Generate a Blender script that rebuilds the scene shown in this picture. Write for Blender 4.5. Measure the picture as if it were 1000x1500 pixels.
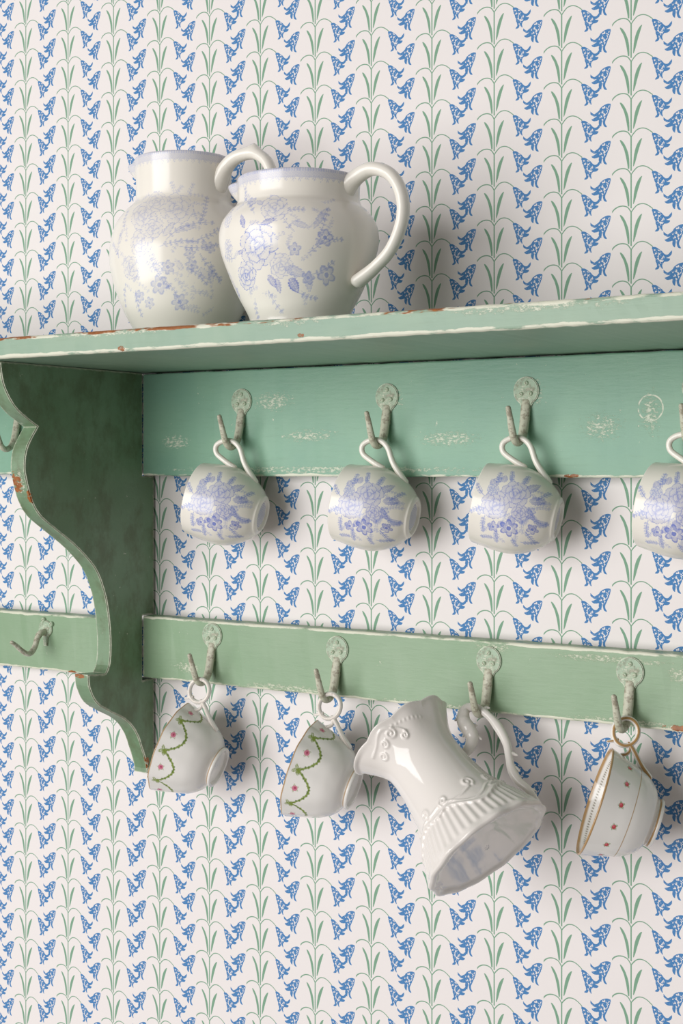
import bpy, bmesh, math, random
import numpy as np
from mathutils import Matrix, Vector

for o in list(bpy.data.objects):
    bpy.data.objects.remove(o)
sc = bpy.context.scene
COL = sc.collection
PI = math.pi

# ------------------------------------------------------------------ camera
cam_d = bpy.data.cameras.new('camera')
cam = bpy.data.objects.new('camera', cam_d)
COL.objects.link(cam)
cam_d.sensor_fit = 'VERTICAL'
cam_d.sensor_height = 36.0
cam_d.lens = 50.0
cam_d.shift_y = -0.044
cam_d.clip_start = 0.02
cam.location = (0.8583, -1.3533, 1.5)
cam.rotation_euler = (math.radians(90), 0, math.radians(32.383))
sc.camera = cam

# ------------------------------------------------------------------ light
world = bpy.data.worlds.new('room_light')
sc.world = world
world.use_nodes = True
bg = world.node_tree.nodes['Background']
bg.inputs[0].default_value = (1.0, 0.94, 0.88, 1)
bg.inputs[1].default_value = 0.18


def area(name, loc, target, sx, sy, power, color):
    d = bpy.data.lights.new(name, 'AREA')
    d.shape = 'RECTANGLE'
    d.size = sx
    d.size_y = sy
    d.energy = power
    d.color = color
    o = bpy.data.objects.new(name, d)
    COL.objects.link(o)
    o.location = loc
    o.rotation_euler = (Vector(target) - Vector(loc)).to_track_quat('-Z', 'Y').to_euler()
    return o


area('window_light', (-1.45, -4.3, 1.52), (0.0, 0.0, 1.45), 3.6, 3.2, 222, (1.0, 0.985, 0.97))

sc.view_settings.view_transform = 'Standard'
sc.view_settings.look = 'None'
sc.view_settings.gamma = 1.0
sc.view_settings.use_curve_mapping = False
sc.view_settings.exposure = 0.0


# ------------------------------------------------------------------ helpers
def srgb(r, g, b):
    def f(c):
        c /= 255.0
        return c / 12.92 if c <= 0.04045 else ((c + 0.055) / 1.055) ** 2.4
    return np.array([f(r), f(g), f(b)])


def link(o, parent=None):
    COL.objects.link(o)
    if parent is not None:
        o.parent = parent
    return o


def tag(o, label=None, cat=None, group=None, kind=None):
    if label:
        o['label'] = label
    if cat:
        o['category'] = cat
    if group:
        o['group'] = group
    if kind:
        o['kind'] = kind
    return o


def empty(name, loc=(0, 0, 0)):
    o = bpy.data.objects.new(name, None)
    o.empty_display_size = 0.02
    COL.objects.link(o)
    o.location = loc
    return o


def mesh(name, V, F, mat, smooth=True, col=None):
    """V (n,3); F list of faces or (m,4) array"""
    me = bpy.data.meshes.new(name)
    V = np.asarray(V, dtype=np.float32)
    if isinstance(F, np.ndarray):
        m, k = F.shape
        me.vertices.add(len(V))
        me.vertices.foreach_set('co', V.ravel())
        me.loops.add(m * k)
        me.loops.foreach_set('vertex_index', F.astype(np.int32).ravel())
        me.polygons.add(m)
        me.polygons.foreach_set('loop_start', np.arange(0, m * k, k, dtype=np.int32))
        me.update(calc_edges=True)
        me.validate()
    else:
        me.from_pydata([tuple(map(float, v)) for v in V], [], F)
    me.polygons.foreach_set('use_smooth', [smooth] * len(me.polygons))
    if col is not None:
        at = me.color_attributes.new('print', 'FLOAT_COLOR', 'POINT')
        c4 = np.ones((len(V), 4), dtype=np.float32)
        c4[:, :3] = col
        at.data.foreach_set('color', c4.ravel())
    me.materials.append(mat)
    me.update()
    return me


def catmull(P, n):
    P = np.asarray(P, float)
    Q = np.vstack([2 * P[0] - P[1], P, 2 * P[-1] - P[-2]])
    out = []
    d = np.linalg.norm(np.diff(P, axis=0), axis=1)
    cnt = np.maximum(1, np.round(d / d.sum() * n).astype(int))
    for i in range(len(P) - 1):
        p0, p1, p2, p3 = Q[i:i + 4]
        t = np.linspace(0, 1, cnt[i], endpoint=False)[:, None]
        out.append(0.5 * ((2 * p1) + (-p0 + p2) * t + (2 * p0 - 5 * p1 + 4 * p2 - p3) * t ** 2
                          + (-p0 + 3 * p1 - 3 * p2 + p3) * t ** 3))
    out.append(P[-1:])
    return np.vstack(out)


def smoothstep(a, b, x):
    t = np.clip((x - a) / (b - a), 0, 1)
    return t * t * (3 - 2 * t)


# ------------------------------------------------------------------ node helper
class NB:
    def __init__(self, name):
        self.mat = bpy.data.materials.new(name)
        self.mat.use_nodes = True
        self.nt = self.mat.node_tree
        self.bsdf = self.nt.nodes['Principled BSDF']

    def node(self, t, **kw):
        n = self.nt.nodes.new(t)
        for k, v in kw.items():
            setattr(n, k, v)
        return n

    def put(self, sock, v):
        if hasattr(v, 'is_output'):
            self.nt.links.new(v, sock)
        else:
            sock.default_value = v

    def m(self, op, a, b=0.0, c=0.0, clamp=False):
        n = self.node('ShaderNodeMath', operation=op, use_clamp=clamp)
        self.put(n.inputs[0], a)
        self.put(n.inputs[1], b)
        self.put(n.inputs[2], c)
        return n.outputs[0]

    def add(self, a, b): return self.m('ADD', a, b)
    def sub(self, a, b): return self.m('SUBTRACT', a, b)
    def mul(self, a, b): return self.m('MULTIPLY', a, b)
    def mx(self, a, b): return self.m('MAXIMUM', a, b)
    def mn(self, a, b): return self.m('MINIMUM', a, b)
    def gt(self, a, b): return self.m('GREATER_THAN', a, b)
    def lt(self, a, b): return self.m('LESS_THAN', a, b)
    def floor(self, a): return self.m('FLOOR', a)

    def ramp(self, x, a, b):
        n = self.node('ShaderNodeMapRange', interpolation_type='SMOOTHSTEP')
        self.put(n.inputs[0], x)
        n.inputs[1].default_value = a
        n.inputs[2].default_value = b
        n.inputs[3].default_value = 0
        n.inputs[4].default_value = 1
        return n.outputs[0]

    def mix(self, f, a, b):
        n = self.node('ShaderNodeMix', data_type='RGBA')
        self.put(n.inputs[0], f)
        for s, v in ((n.inputs[6], a), (n.inputs[7], b)):
            if hasattr(v, 'is_output'):
                self.nt.links.new(v, s)
            else:
                s.default_value = (v[0], v[1], v[2], 1)
        return n.outputs[2]

    def noise(self, vec, scale, detail=2.0, rough=0.5, dist=0.0):
        n = self.node('ShaderNodeTexNoise')
        self.put(n.inputs['Vector'], vec)
        n.inputs['Scale'].default_value = scale
        n.inputs['Detail'].default_value = detail
        n.inputs['Roughness'].default_value = rough
        n.inputs['Distortion'].default_value = dist
        return n.outputs[0]

    def vec(self, x, y, z=0.0):
        n = self.node('ShaderNodeCombineXYZ')
        self.put(n.inputs[0], x)
        self.put(n.inputs[1], y)
        self.put(n.inputs[2], z)
        return n.outputs[0]

    def scalev(self, v, s):
        n = self.node('ShaderNodeVectorMath', operation='MULTIPLY')
        self.put(n.inputs[0], v)
        n.inputs[1].default_value = s
        return n.outputs[0]

    def curve(self, t, pts):
        n = self.node('ShaderNodeFloatCurve')
        cm = n.mapping
        c = cm.curves[0]
        c.points[0].location = pts[0]
        c.points[1].location = pts[-1]
        for p in pts[1:-1]:
            c.points.new(*p)
        cm.update()
        n.inputs[0].default_value = 1.0
        self.put(n.inputs[1], t)
        return n.outputs[0]

    def bump(self, h, strength=0.3, dist=0.001):
        n = self.node('ShaderNodeBump')
        n.inputs['Strength'].default_value = strength
        n.inputs['Distance'].default_value = dist
        self.put(n.inputs['Height'], h)
        return n.outputs[0]


# ------------------------------------------------------------------ wallpaper
def wallpaper():
    B = NB('bluebell_wallpaper')
    tc = B.node('ShaderNodeTexCoord')
    sep = B.node('ShaderNodeSeparateXYZ')
    B.nt.links.new(tc.outputs['Object'], sep.inputs[0])
    u, v = sep.outputs[0], sep.outputs[2]
    U0, W, R = -0.4899, 0.07573, 0.03756
    KX = 1.2096e-4          # metres of wall per unit of the motif drawing, across
    SH = 0.17               # the drawing's rows lean by this much

    def column(du):
        """du in drawing units: where this element's column cell is centred"""
        q = B.m('MULTIPLY_ADD', B.sub(u, U0 + du * KX), 1.0 / W, 0.5)
        i = B.floor(q)
        par = B.m('FLOORED_MODULO', i, 2.0)
        x = B.m('MULTIPLY_ADD', B.sub(B.sub(q, i), 0.5), W / KX, du)
        x = B.add(x, B.mul(par, 0.001 / KX))
        ph = B.m('MULTIPLY_ADD', par, 0.42, 0.35)
        vr = B.sub(B.m('MULTIPLY', B.sub(v, 1.5), 1.0 / R), ph)
        return x, vr

    def row(x, vr, vc):
        w = B.sub(vr, vc)
        w = B.sub(w, B.floor(B.add(w, 0.5)))
        return B.sub(B.mul(B.add(w, vc), -340.0), B.mul(x, SH))

    def shape(s, t, pts):
        """pts: (t, lo, hi); inside where lo(t) < s < hi(t)"""
        t0, t1 = pts[0][0], pts[-1][0]
        lo_all = min(p[1] for p in pts) - 2
        hi_all = max(p[2] for p in pts) + 2
        T = B.mul(B.sub(t, t0), 1.0 / (t1 - t0))
        S = B.mul(B.sub(s, lo_all), 1.0 / (hi_all - lo_all))
        nt = lambda q: (q - t0) / (t1 - t0)
        ns = lambda q: (q - lo_all) / (hi_all - lo_all)
        lo = B.curve(T, [(nt(p[0]), ns(p[1])) for p in pts])
        hi = B.curve(T, [(nt(p[0]), ns(p[2])) for p in pts])
        inside = B.mn(B.gt(S, lo), B.lt(S, hi))
        return B.mn(inside, B.mn(B.gt(T, 0.0), B.lt(T, 1.0)))

    def arc(pts, hw):
        out = []
        P = catmull(pts, 14)
        for k in range(len(P)):
            a, b = P[max(0, k - 1)], P[min(len(P) - 1, k + 1)]
            sl = (b[1] - a[1]) / (b[0] - a[0])
            h = hw * math.sqrt(1 + sl * sl)
            out.append((P[k][0], P[k][1] - h, P[k][1] + h))
        return out

    sx, svr = column(0.0)
    yl = row(sx, svr, -0.47)          # stem and leaves run below the node
    ya = row(sx, svr, 0.08)           # arching stalks
    stem = B.mn(B.lt(B.m('ABSOLUTE', sx), 6.0), B.mn(B.gt(yl, -6.0), B.lt(yl, 306.0)))
    leafL = shape(sx, yl, [(33, -99, -88), (55, -91, -66), (105, -66, -40), (165, -49, -22), (245, -34, -15), (290, -28, -16)])
    leafR = shape(sx, yl, [(9, 88, 95), (40, 64, 86), (95, 40, 70), (165, 25, 51), (225, 19, 36), (265, 17, 22)])
    arcL = shape(ya, sx, arc([(-166, 13), (-145, -15), (-110, -40), (-70, -50), (-35, -43), (-15, -23), (0, 2)], 5.2))
    arcR = shape(ya, sx, arc([(0, 2), (20, -30), (50, -65), (80, -80), (110, -83), (145, -72), (186, -44)], 4.6))
    green = B.mx(B.mx(stem, B.mx(leafL, leafR)), B.mx(arcL, arcR))

    def bell(dx, dy, vc, ox, oy, body, others):
        x, vr = column(dx)
        y = row(x, vr, vc)
        X = B.add(x, ox)
        Y = B.add(y, oy)
        wob = B.noise(B.vec(B.mul(X, 0.05), B.mul(Y, 0.05)), 1.3, 1.0)
        Xw = B.m('MULTIPLY_ADD', B.sub(wob, 0.5), 12.0, X)
        mk = shape(Xw, Y, body)
        inner = shape(Xw, Y, [(p[0], p[1] + 12, max(p[1] + 13, p[2] - 10)) for p in body[1:]])
        for ax, pts in others:
            mk = B.mx(mk, shape(Y, X, pts) if ax == 'x' else shape(X, Y, pts))
        sp = B.noise(B.vec(X, B.mul(Y, 0.75), 3.0), 0.060, 2.0, 0.6)
        sp2 = B.noise(B.vec(B.mul(X, 0.6), Y, 7.0), 0.16, 1.0, 0.5)
        hole = B.mn(inner, B.gt(sp, 0.545))
        hole = B.mx(hole, B.gt(sp2, 0.70))
        return B.mul(mk, B.sub(1.0, hole))

    bl = bell(-270, 150, -0.40, 760, 455,
              [(498, 558, 582), (515, 522, 582), (540, 492, 578), (560, 480, 572), (580, 470, 565), (600, 464, 557), (625, 468, 547), (655, 483, 534)],
              [('x', [(402, 574, 600), (420, 590, 614), (437, 598, 620), (452, 588, 617), (467, 576, 612), (486, 560, 606)]),
               ('x', [(413, 645, 653), (430, 638, 663), (450, 623, 662), (470, 608, 654), (490, 598, 648)]),
               ('y', [(640, 480, 516), (662, 477, 506), (685, 477, 502), (708, 492, 500)]),
               ('y', [(640, 508, 542), (670, 512, 533), (690, 516, 537), (704, 521, 546), (714, 536, 549)])])
    br = bell(262, 60, -0.09, 140, 440,
              [(398, 320, 350), (420, 321, 386), (440, 326, 412), (460, 331, 424), (480, 338, 432), (500, 345, 432), (525, 351, 420), (562, 361, 402)],
              [('x', [(396, 430, 492), (420, 450, 493), (440, 459, 488), (456, 454, 480), (472, 434, 468), (488, 416, 446)]),
               ('x', [(398, 488, 530), (430, 488, 524), (450, 490, 520), (471, 491, 500)]),
               ('y', [(553, 360, 386), (575, 360, 381), (588, 349, 376), (601, 344, 352)]),
               ('y', [(540, 386, 410), (560, 387, 406), (577, 394, 409), (588, 404, 411)])])
    blue = B.mx(bl, br)
    grain = B.noise(tc.outputs['Object'], 900.0, 1.0)
    paper = B.mix(B.mul(grain, 0.12), srgb(235, 229, 228), srgb(222, 214, 213))
    gcol = B.mix(grain, srgb(116, 156, 130), srgb(134, 172, 148))
    c = B.mix(green, paper, gcol)
    bcol = B.mix(grain, srgb(60, 116, 174), srgb(88, 142, 194))
    c = B.mix(blue, c, bcol)
    B.nt.links.new(c, B.bsdf.inputs['Base Color'])
    B.bsdf.inputs['Roughness'].default_value = 0.75
    B.bsdf.inputs['Specular IOR Level'].default_value = 0.25
    B.put(B.bsdf.inputs['Normal'], B.bump(B.noise(tc.outputs['Object'], 350.0, 2.0), 0.05, 0.0005))
    return B.mat


# ------------------------------------------------------------------ old green paint
CREAM = srgb(228, 226, 208)
RUST = srgb(168, 92, 42)


def paint(name, base, base2, edge=0.6, rust=0.3, scuff=(), chips=(), rings=(), streak=(8.0, 60.0, 60.0), edge_r=0.004, spec=0.4, dirt=0.0, mottle=0.0):
    B = NB(name)
    tc = B.node('ShaderNodeTexCoord')
    P = tc.outputs['Object']
    big = B.noise(P, 9.0, 3.0, 0.55)
    fine = B.noise(B.scalev(P, streak), 5.0, 3.0, 0.6)
    c = B.mix(B.ramp(big, 0.3, 0.7), base, base2)
    dark = tuple(base * np.array([0.80, 0.82, 0.80]))
    c = B.mix(B.mul(B.ramp(fine, 0.5, 0.85), 0.55), c, dark)
    if mottle > 0:
        mo = B.noise(B.scalev(P, (1.0, 1.0, 0.6)), 38.0, 5.0, 0.65)
        c = B.mix(B.mul(B.ramp(mo, 0.42, 0.68), mottle), c, srgb(92, 96, 66))
    # scratches and worn flecks to the old cream coat
    n1 = B.noise(P, 160.0, 4.0, 0.65)
    n2 = B.noise(P, 22.0, 2.0, 0.5)
    worn = B.mul(B.ramp(n1, 0.66, 0.72), B.ramp(n2, 0.52, 0.66))
    for (ctr, rad) in scuff:
        n = B.node('ShaderNodeVectorMath', operation='SUBTRACT')
        B.put(n.inputs[0], P)
        n.inputs[1].default_value = ctr
        s = B.scalev(n.outputs[0], tuple(1.0 / r for r in rad))
        ln = B.node('ShaderNodeVectorMath', operation='LENGTH')
        B.put(ln.inputs[0], s)
        f = B.sub(1.0, B.ramp(ln.outputs[1], 0.2, 1.2))
        worn = B.mx(worn, B.mul(B.ramp(B.add(B.mul(f, 0.20), B.noise(B.scalev(P, (0.5, 1, 1.0)), 420.0, 6.0, 0.75)), 0.64, 0.78), 0.8))
    for (ctr, rr) in rings:
        n = B.node('ShaderNodeVectorMath', operation='DISTANCE')
        B.put(n.inputs[0], P)
        n.inputs[1].default_value = ctr
        d = B.m('ABSOLUTE', B.sub(n.outputs[1], rr))
        f = B.sub(1.0, B.ramp(d, 0.0003, 0.0012))
        worn = B.mx(worn, B.mul(f, B.ramp(n1, 0.38, 0.55)))
    c = B.mix(B.mul(worn, 0.85), c, CREAM)
    # worn edges
    bv = B.node('ShaderNodeBevel', samples=6)
    bv.inputs['Radius'].default_value = edge_r
    geo = B.node('ShaderNodeNewGeometry')
    dt = B.node('ShaderNodeVectorMath', operation='DOT_PRODUCT')
    B.put(dt.inputs[0], bv.outputs[0])
    B.put(dt.inputs[1], geo.outputs['Normal'])
    e = B.sub(1.0, dt.outputs['Value'])
    arris = B.node('ShaderNodeAttribute', attribute_name='arris')
    asep = B.node('ShaderNodeSeparateColor')
    B.nt.links.new(arris.outputs['Color'], asep.inputs[0])
    aw, ar = asep.outputs[0], asep.outputs[1]
    en = B.noise(B.scalev(P, (1.0, 2.5, 2.5)), 55.0, 4.0, 0.65)
    em = B.ramp(B.add(B.mul(e, 1.1), B.sub(en, 1.0 - 0.42 * edge)), 0.02, 0.10)
    em = B.mul(em, B.ramp(e, 0.02, 0.08))
    ea = B.noise(B.scalev(P, (0.35, 1.2, 1.2)), 90.0, 5.0, 0.7)
    ea = B.add(B.mul(ea, 0.8), B.mul(B.noise(B.scalev(P, (0.6, 1.0, 1.0)), 24.0, 3.0, 0.6), 0.7))
    em = B.mx(em, B.ramp(B.add(B.mul(aw, 0.24 + 0.24 * edge), ea), 1.02, 1.14))
    c = B.mix(B.mul(em, 0.85), c, CREAM)
    rn = B.noise(P, 26.0, 4.0, 0.6)
    rm = B.mul(B.ramp(e, 0.05, 0.14), B.ramp(rn, 0.72 - 0.22 * rust, 0.76 - 0.22 * rust))
    rm = B.mx(rm, B.ramp(B.add(B.mul(ar, 0.40), B.noise(B.scalev(P, (0.25, 1.0, 1.0)), 60.0, 4.0, 0.65)), 0.80, 0.86))
    for (ctr, rad) in chips:
        n = B.node('ShaderNodeVectorMath', operation='SUBTRACT')
        B.put(n.inputs[0], P)
        n.inputs[1].default_value = ctr
        s = B.scalev(n.outputs[0], tuple(1.0 / r for r in rad))
        ln = B.node('ShaderNodeVectorMath', operation='LENGTH')
        B.put(ln.inputs[0], s)
        f = B.sub(1.0, B.ramp(ln.outputs[1], 0.4, 1.15))
        rm = B.mx(rm, B.ramp(B.add(B.mul(f, 0.30), B.noise(B.scalev(P, (0.6, 1.0, 1.0)), 240.0, 5.0, 0.75)), 0.72, 0.77))
    if dirt > 0:
        dn = B.noise(P, 170.0, 4.0, 0.65)
        c = B.mix(B.mul(B.ramp(dn, 0.46, 0.62), dirt), c, srgb(104, 82, 58))
    rc = B.mix(B.noise(P, 180.0, 2.0), srgb(112, 62, 30), srgb(184, 116, 62))
    c = B.mix(rm, c, rc)
    B.nt.links.new(c, B.bsdf.inputs['Base Color'])
    B.bsdf.inputs['Roughness'].default_value = 0.42
    B.bsdf.inputs['Specular IOR Level'].default_value = spec
    h = B.add(B.add(B.mul(fine, 0.5), B.mul(B.noise(P, 60.0, 3.0), 0.6)), B.mul(B.mx(worn, B.mx(em, rm)), -0.5))
    B.put(B.bsdf.inputs['Normal'], B.bump(h, 0.35, 0.0012))
    return B.mat


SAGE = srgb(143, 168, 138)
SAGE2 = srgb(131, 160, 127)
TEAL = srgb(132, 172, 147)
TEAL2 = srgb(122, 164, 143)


# ------------------------------------------------------------------ wall
wall_me = mesh('wall', [(-2.6, 0, 0.0), (2.2, 0, 0.0), (2.2, 0, 2.7), (-2.6, 0, 2.7),
                        (-2.6, 0.1, 0.0), (2.2, 0.1, 0.0), (2.2, 0.1, 2.7), (-2.6, 0.1, 2.7)],
               [(0, 1, 2, 3), (5, 4, 7, 6), (4, 0, 3, 7), (1, 5, 6, 2), (3, 2, 6, 7), (4, 5, 1, 0)], wallpaper(), smooth=False)
wall = link(bpy.data.objects.new('wall_back', wall_me))
tag(wall, 'white wall papered with blue bellflowers on green stems', kind='structure')

# ------------------------------------------------------------------ shelf unit
SHELF_Z0, SHELF_Z1 = 1.6145, 1.637
XB = -0.2701
shelf = empty('wall_shelf', (0, 0, 1.126))
tag(shelf, 'old green painted wooden wall shelf with scrolled bracket and two hook rails', 'shelf')


def part(name, me, parent=shelf):
    o = bpy.data.objects.new(name, me)
    link(o, parent)
    w = Vector((0, 0, 0))
    p = parent
    while p is not None:
        w += p.location
        p = p.parent
    o.location = -w
    return o


def board(name, x0, x1, y0, y1, z0, z1, mat, bev=0.0025, seed=1, amp=0.0006, nx=60, arris=((0, 0), (0, 0), (0.85, 0.15), (0.85, 0.1))):
    """plank along x with softened arrises and slightly wavering edges"""
    rnd = np.random.default_rng(seed)
    prof = []
    wt = []
    fall = 0.0024
    for c, (cy, cz, a0) in enumerate(((y1, z0, -90), (y1, z1, 0), (y0, z1, 90), (y0, z0, 180))):
        sy = -1 if cy == y1 else 1
        sz = 1 if cz == z0 else -1
        ring = []
        for k in range(4):
            a = math.radians(a0 + 30 * k)
            ring.append((cy + sy * bev + bev * math.cos(a), cz + sz * bev + bev * math.sin(a)))
        d0 = (sy * fall, 0) if c in (0, 2) else (0, sz * fall)
        d1 = (0, sz * fall) if c in (0, 2) else (sy * fall, 0)
        prof.append((ring[0][0] + d0[0], ring[0][1] + d0[1]))
        prof += ring
        prof.append((ring[-1][0] + d1[0], ring[-1][1] + d1[1]))
        hot = arris[c]
        wt += [(0, 0)] + [hot] * 4 + [(0, 0)]
    prof = np.array(prof)
    n = len(prof)
    xs = np.linspace(x0, x1, nx)
    wob = np.cumsum(rnd.normal(0, 1, (nx, 4)), axis=0)
    wob -= np.linspace(0, 1, nx)[:, None] * wob[-1]
    wob = wob / (np.abs(wob).max() + 1e-9) * amp
    jit = rnd.normal(0, amp * 0.25, (nx, 4))
    V = []
    for i, x in enumerate(xs):
        for j, (y, z) in enumerate(prof):
            c = j // 6
            V.append((x, y + (0 if c in (0, 1) else 0.6 * (wob[i, c] + jit[i, c])), z + 0.5 * wob[i, c] + jit[i, c]))
    F = []
    for i in range(nx - 1):
        for j in range(n):
            a, b = i * n + j, i * n + (j + 1) % n
            F.append((a, b, b + n, a + n))
    F.append(tuple(range(n - 1, -1, -1)))
    F.append(tuple((nx - 1) * n + j for j in range(n)))
    me = mesh(name, V, F, mat, smooth=False)
    at = me.color_attributes.new('arris', 'FLOAT_COLOR', 'POINT')
    c4 = np.zeros((len(V), 4), dtype=np.float32)
    c4[:, :2] = np.tile(np.array(wt, dtype=np.float32), (nx, 1))
    at.data.foreach_set('color', c4.ravel())
    return me


m_shelf = paint('shelf_paint', srgb(150, 174, 152), srgb(138, 166, 147), edge=0.9, rust=0.55,
                chips=[((-0.345, -0.277, 1.618), (0.008, 0.01, 0.004)), ((-0.085, -0.277, 1.618), (0.007, 0.01, 0.004)),
                       ((0.13, -0.277, 1.62), (0.006, 0.01, 0.003))], streak=(4.0, 60.0, 60.0),
                scuff=[((-0.33, -0.275, 1.629), (0.045, 0.02, 0.008)), ((-0.1, -0.275, 1.634), (0.12, 0.02, 0.004)), ((0.12, -0.275, 1.633), (0.05, 0.02, 0.006)), ((0.36, -0.275, 1.632), (0.12, 0.02, 0.005))])
part('shelf_board', board('shelf_board', -0.95, 1.05, -0.275, -0.001, SHELF_Z0, SHELF_Z1, m_shelf, 0.003, 3, 0.0008, 240, ((0, 0), (0, 0), (0.7, 0.85), (0.95, 0.3))))

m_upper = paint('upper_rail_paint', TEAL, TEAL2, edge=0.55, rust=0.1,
                scuff=[((-0.077, -0.024, 1.575), (0.04, 0.03, 0.016)), ((0.371, -0.024, 1.552), (0.014, 0.03, 0.03)),
                       ((-0.22, -0.024, 1.53), (0.03, 0.03, 0.012)), ((-0.03, -0.024, 1.535), (0.05, 0.03, 0.010)),
                       ((0.15, -0.024, 1.53), (0.05, 0.03, 0.012)), ((0.0, -0.024, 1.497), (0.3, 0.03, 0.006)),
                       ((0.245, -0.024, 1.577), (0.02, 0.03, 0.024)), ((0.08, -0.024, 1.575), (0.02, 0.03, 0.02)),
                       ((0.32, -0.024, 1.54), (0.03, 0.03, 0.02))],
                rings=[((0.371, -0.0242, 1.5575), 0.0125)], chips=[((0.29, -0.024, 1.491), (0.012, 0.01, 0.003))])
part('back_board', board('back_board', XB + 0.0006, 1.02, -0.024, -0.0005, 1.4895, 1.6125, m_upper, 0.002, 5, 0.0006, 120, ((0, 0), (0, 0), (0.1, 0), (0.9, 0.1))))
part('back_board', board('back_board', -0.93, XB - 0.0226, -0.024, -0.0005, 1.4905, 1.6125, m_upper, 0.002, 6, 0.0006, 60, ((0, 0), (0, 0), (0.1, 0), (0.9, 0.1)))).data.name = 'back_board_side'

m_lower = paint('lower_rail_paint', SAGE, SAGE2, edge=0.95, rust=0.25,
                scuff=[((-0.05, -0.024, 1.249), (0.10, 0.03, 0.006)), ((0.13, -0.024, 1.247), (0.10, 0.03, 0.005)),
                       ((-0.2, -0.024, 1.262), (0.03, 0.03, 0.010)), ((0.33, -0.024, 1.31), (0.10, 0.03, 0.006)),
                       ((0.2, -0.024, 1.312), (0.03, 0.03, 0.010)), ((0.4, -0.024, 1.30), (0.02, 0.03, 0.012)),
                       ((0.35, -0.024, 1.25), (0.10, 0.03, 0.004))],
                chips=[((0.398, -0.024, 1.2485), (0.022, 0.01, 0.0045)), ((-0.386, -0.024, 1.242), (0.012, 0.02, 0.003))])
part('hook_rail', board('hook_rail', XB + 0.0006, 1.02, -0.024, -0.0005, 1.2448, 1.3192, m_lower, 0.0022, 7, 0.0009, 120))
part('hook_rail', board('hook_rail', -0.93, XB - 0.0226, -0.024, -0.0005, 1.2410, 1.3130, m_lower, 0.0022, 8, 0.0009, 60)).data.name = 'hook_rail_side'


def bracket():
    A = [(-0.2590, 0.1138), (-0.2580, 0.1057), (-0.2541, 0.0898), (-0.2440, 0.0732), (-0.2318, 0.0611), (-0.2174, 0.0525), (-0.2027, 0.0446)]
    Bc = [(-0.2027, 0.0446), (-0.2085, 0.0370), (-0.2174, 0.0240), (-0.2215, 0.0120), (-0.2225, -0.0022), (-0.2184, -0.0193), (-0.2111, -0.0380),
          (-0.1974, -0.0550), (-0.1704, -0.0725), (-0.1427, -0.0898), (-0.1199, -0.1074), (-0.1060, -0.1217), (-0.0954, -0.1408),
          (-0.0883, -0.1614), (-0.0835, -0.1899), (-0.0823, -0.2142), (-0.0847, -0.2341), (-0.0905, -0.2428)]
    Cc = [(-0.1205, -0.2408), (-0.1200, -0.2480), (-0.1176, -0.2579), (-0.1060, -0.2753), (-0.0847, -0.2879), (-0.0605, -0.2996), (-0.0457, -0.3100),
          (-0.0333, -0.3251), (-0.0257, -0.3412), (-0.0193, -0.3556), (-0.0155, -0.3679), (-0.0160, -0.3733)]
    out = list(map(tuple, catmull(A, 26)))[:-1] + list(map(tuple, catmull(Bc, 76))) + list(map(tuple, catmull(Cc, 46)))
    out += [(-0.0030, -0.3733), (-0.0030, -0.2592), (-0.0243, -0.2592), (-0.0243, -0.1806), (-0.0030, -0.1806), (-0.0030, -0.0107), (-0.0243, -0.0107), (-0.0243, 0.1138)]
    bm = bmesh.new()
    a = [bm.verts.new((XB - 0.0220, y, 1.5 + z)) for y, z in out]
    b = [bm.verts.new((XB, y, 1.5 + z)) for y, z in out]
    n = len(out)
    bm.faces.new(a)
    bm.faces.new(b[::-1])
    for i in range(n):
        j = (i + 1) % n
        bm.faces.new((a[j], a[i], b[i], b[j]))
    bmesh.ops.recalc_face_normals(bm, faces=bm.faces)
    rim = [e for e in bm.edges if abs(e.verts[0].co.x - e.verts[1].co.x) < 1e-6]
    bmesh.ops.bevel(bm, geom=rim, offset=0.0012, segments=2, affect='EDGES', clamp_overlap=True)
    me = bpy.data.meshes.new('bracket')
    bm.to_mesh(me)
    bm.free()
    return me


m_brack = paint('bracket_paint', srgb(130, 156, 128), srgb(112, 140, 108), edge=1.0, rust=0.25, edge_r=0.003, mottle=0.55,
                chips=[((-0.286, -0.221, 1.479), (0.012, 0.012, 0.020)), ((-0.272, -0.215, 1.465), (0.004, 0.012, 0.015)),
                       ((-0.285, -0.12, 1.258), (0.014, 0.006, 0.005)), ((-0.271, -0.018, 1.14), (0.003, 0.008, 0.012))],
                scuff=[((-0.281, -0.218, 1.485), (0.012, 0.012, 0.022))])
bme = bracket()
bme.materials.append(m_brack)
part('bracket', bme)


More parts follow.
